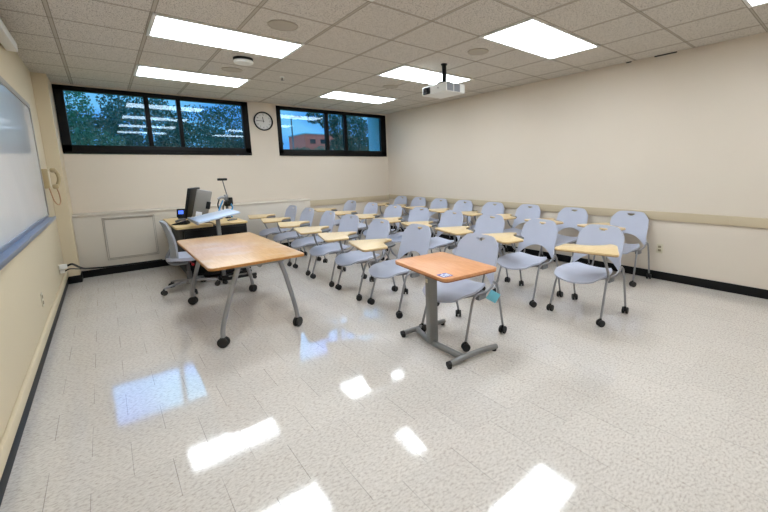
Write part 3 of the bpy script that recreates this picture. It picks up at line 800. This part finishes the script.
tree('broad_tree', 6.3, 12.0, [(0, 0, 2.9, .8), (-.85, 0, 3.15, .38), (-1.45, 0, 3.25, .3), (.5, 0, 2.2, .6), (-.3, 0, 2.25, .45), (0, 0, 1.5, .6)], .045, M['leaf_dark'], 'spreading tree with overhanging branch outside the right window', 7500)
tree('broad_tree', 8.6, 15.0, [(0, 0, 2.9, 1.2), (-.9, 0, 2.1, .9), (1.0, 0, 2.2, 1.0), (.3, 0, 1.3, 1.1)], .055, M['leaf_dark'], 'dark tree outside at the right end of the right window', 7000)
for i, (x, y, r, lab) in enumerate(((7.7, 20.5, 1.05, 'round green bush outside, lower left of the right window'), (11.3, 25, 1.2, 'round green bush outside, in front of the brick building'), (17.5, 30, 1.3, 'round green bush outside, right of the brick building'))):
    tree('bush', x, y, [(0, 0, 1.75 + .07 * (y - 20), r), (-1.0, 0, 1.5 + .07 * (y - 20), r * .9), (1.0, .1, 1.55 + .07 * (y - 20), r * .9), (0, 0, .9, r)], .08, M['leaf'], lab, 4500, 'bush', False, 'bushes outside the right window')
t = thing('brick_building', 'distant low red brick building seen through the right window', 'building', (31.5, 66, .25))
MB().box((-4.5, 0, 0), (4.5, 8, 8.0)).build('wall', M['brick'], t, smooth=False)
MB().box((-4.6, -.1, 8.0), (4.6, 8.1, 8.2)).build('roof_edge', M['concrete'], t, smooth=False)
for k in range(4): MB().box((-3.6 + 2.0 * k, -.05, 6.3), (-2.6 + 2.0 * k, .05, 7.1)).build('window', M['screen_off'], t, smooth=False)
t = thing('lamp_post', 'tall street lamp post outside near the left of the right window', 'lamp post', (12.4, 34, .25))
MB().tube([(0, 0, 0), (0, 0, 6.3)], .09, 10, r2=.06).build('pole', M['dark_grey'], t)
MB().tube([(0, 0, 6.2), (.4, 0, 6.35)], .05, 8).box((.3, -.15, 6.28), (1.0, .15, 6.45), .03).build('lamp_head', M['dark_grey'], t)
struct(MB().box((3.32, YB + .2, 0), (3.6, YB + .75, 3.4)).build('wall_outside_pier', M['concrete'], smooth=False))
struct(MB().box((XL - .4, YB + .2, 2.9), (XR + .4, YB + .75, 3.1)).build('trim_8', M['concrete'], smooth=False), 'concrete soffit outside above the windows')

# ------------------------------------------------------------------ world and sun
w = D.worlds.new('sky'); bpy.context.scene.world = w; w.use_nodes = True
N = Nodes(w.node_tree); bg = w.node_tree.nodes['Background']
tc = N.new('ShaderNodeTexCoord'); sp = N.new('ShaderNodeSeparateXYZ'); N.link(tc.outputs['Generated'], sp.inputs[0])
r = N.new('ShaderNodeValToRGB'); e = r.color_ramp.elements
e[0].position = 0; e[0].color = (.55, .75, 1.0, 1); e[1].position = .4; e[1].color = (.20, .42, .95, 1)
N.link(sp.outputs['Z'], r.inputs[0])
mp = N.new('ShaderNodeMapping'); mp.inputs['Scale'].default_value = (1, 1, 2.6); N.link(tc.outputs['Generated'], mp.inputs['Vector'])
nz = N.new('ShaderNodeTexNoise'); nz.inputs['Scale'].default_value = 6; nz.inputs['Detail'].default_value = 6; N.link(mp.outputs[0], nz.inputs['Vector'])
cr = N.new('ShaderNodeValToRGB'); cr.color_ramp.elements[0].position = .38; cr.color_ramp.elements[1].position = .56; N.link(nz.outputs['Fac'], cr.inputs[0])
N.link(N.mix(cr.outputs[0], r.outputs[0], (1, 1, 1, 1)), bg.inputs[0])
hi = N.new('ShaderNodeMapRange'); hi.inputs['From Min'].default_value = .22; hi.inputs['From Max'].default_value = .42; hi.inputs['To Min'].default_value = 2.4; hi.inputs['To Max'].default_value = 9.0
N.link(sp.outputs['Z'], hi.inputs['Value']); N.link(hi.outputs[0], bg.inputs[1])      # upper sky strength boosted to brighten the window reflection on the floor
s = D.lights.new('sun', 'SUN'); s.energy = 1.5; s.angle = .01; s.color = (1, .95, .86)
so = D.objects.new('sun', s); COL.objects.link(so); so.rotation_euler = (math.radians(48), 0, math.radians(20))

# ------------------------------------------------------------------ camera
cam = D.cameras.new('camera'); co = D.objects.new('camera', cam); COL.objects.link(co)
F, yaw, pitch, roll = 375.513, -.720141, -.154912, .020129
R = Matrix.Rotation(yaw, 3, 'Z') @ Matrix.Rotation(pitch, 3, 'X') @ Matrix.Rotation(roll, 3, 'Y') @ Matrix(((1, 0, 0), (0, 0, -1), (0, 1, 0)))
co.matrix_world = Matrix.Translation((-1.6641, -2.6026, 1.3992)) @ R.to_4x4()
cam.sensor_width = 36; cam.lens = F / 768 * 36
cam.shift_x = (384 - 436.59) / 768; cam.shift_y = (227.81 - 256) / 768
cam.clip_start = .02; cam.clip_end = 500
sc = bpy.context.scene; sc.camera = co
sc.view_settings.view_transform = 'Standard'; sc.view_settings.look = 'None'
sc.view_settings.exposure = 0
sc.cycles.use_denoising = True
sc.cycles.max_bounces = 8; sc.cycles.diffuse_bounces = 5
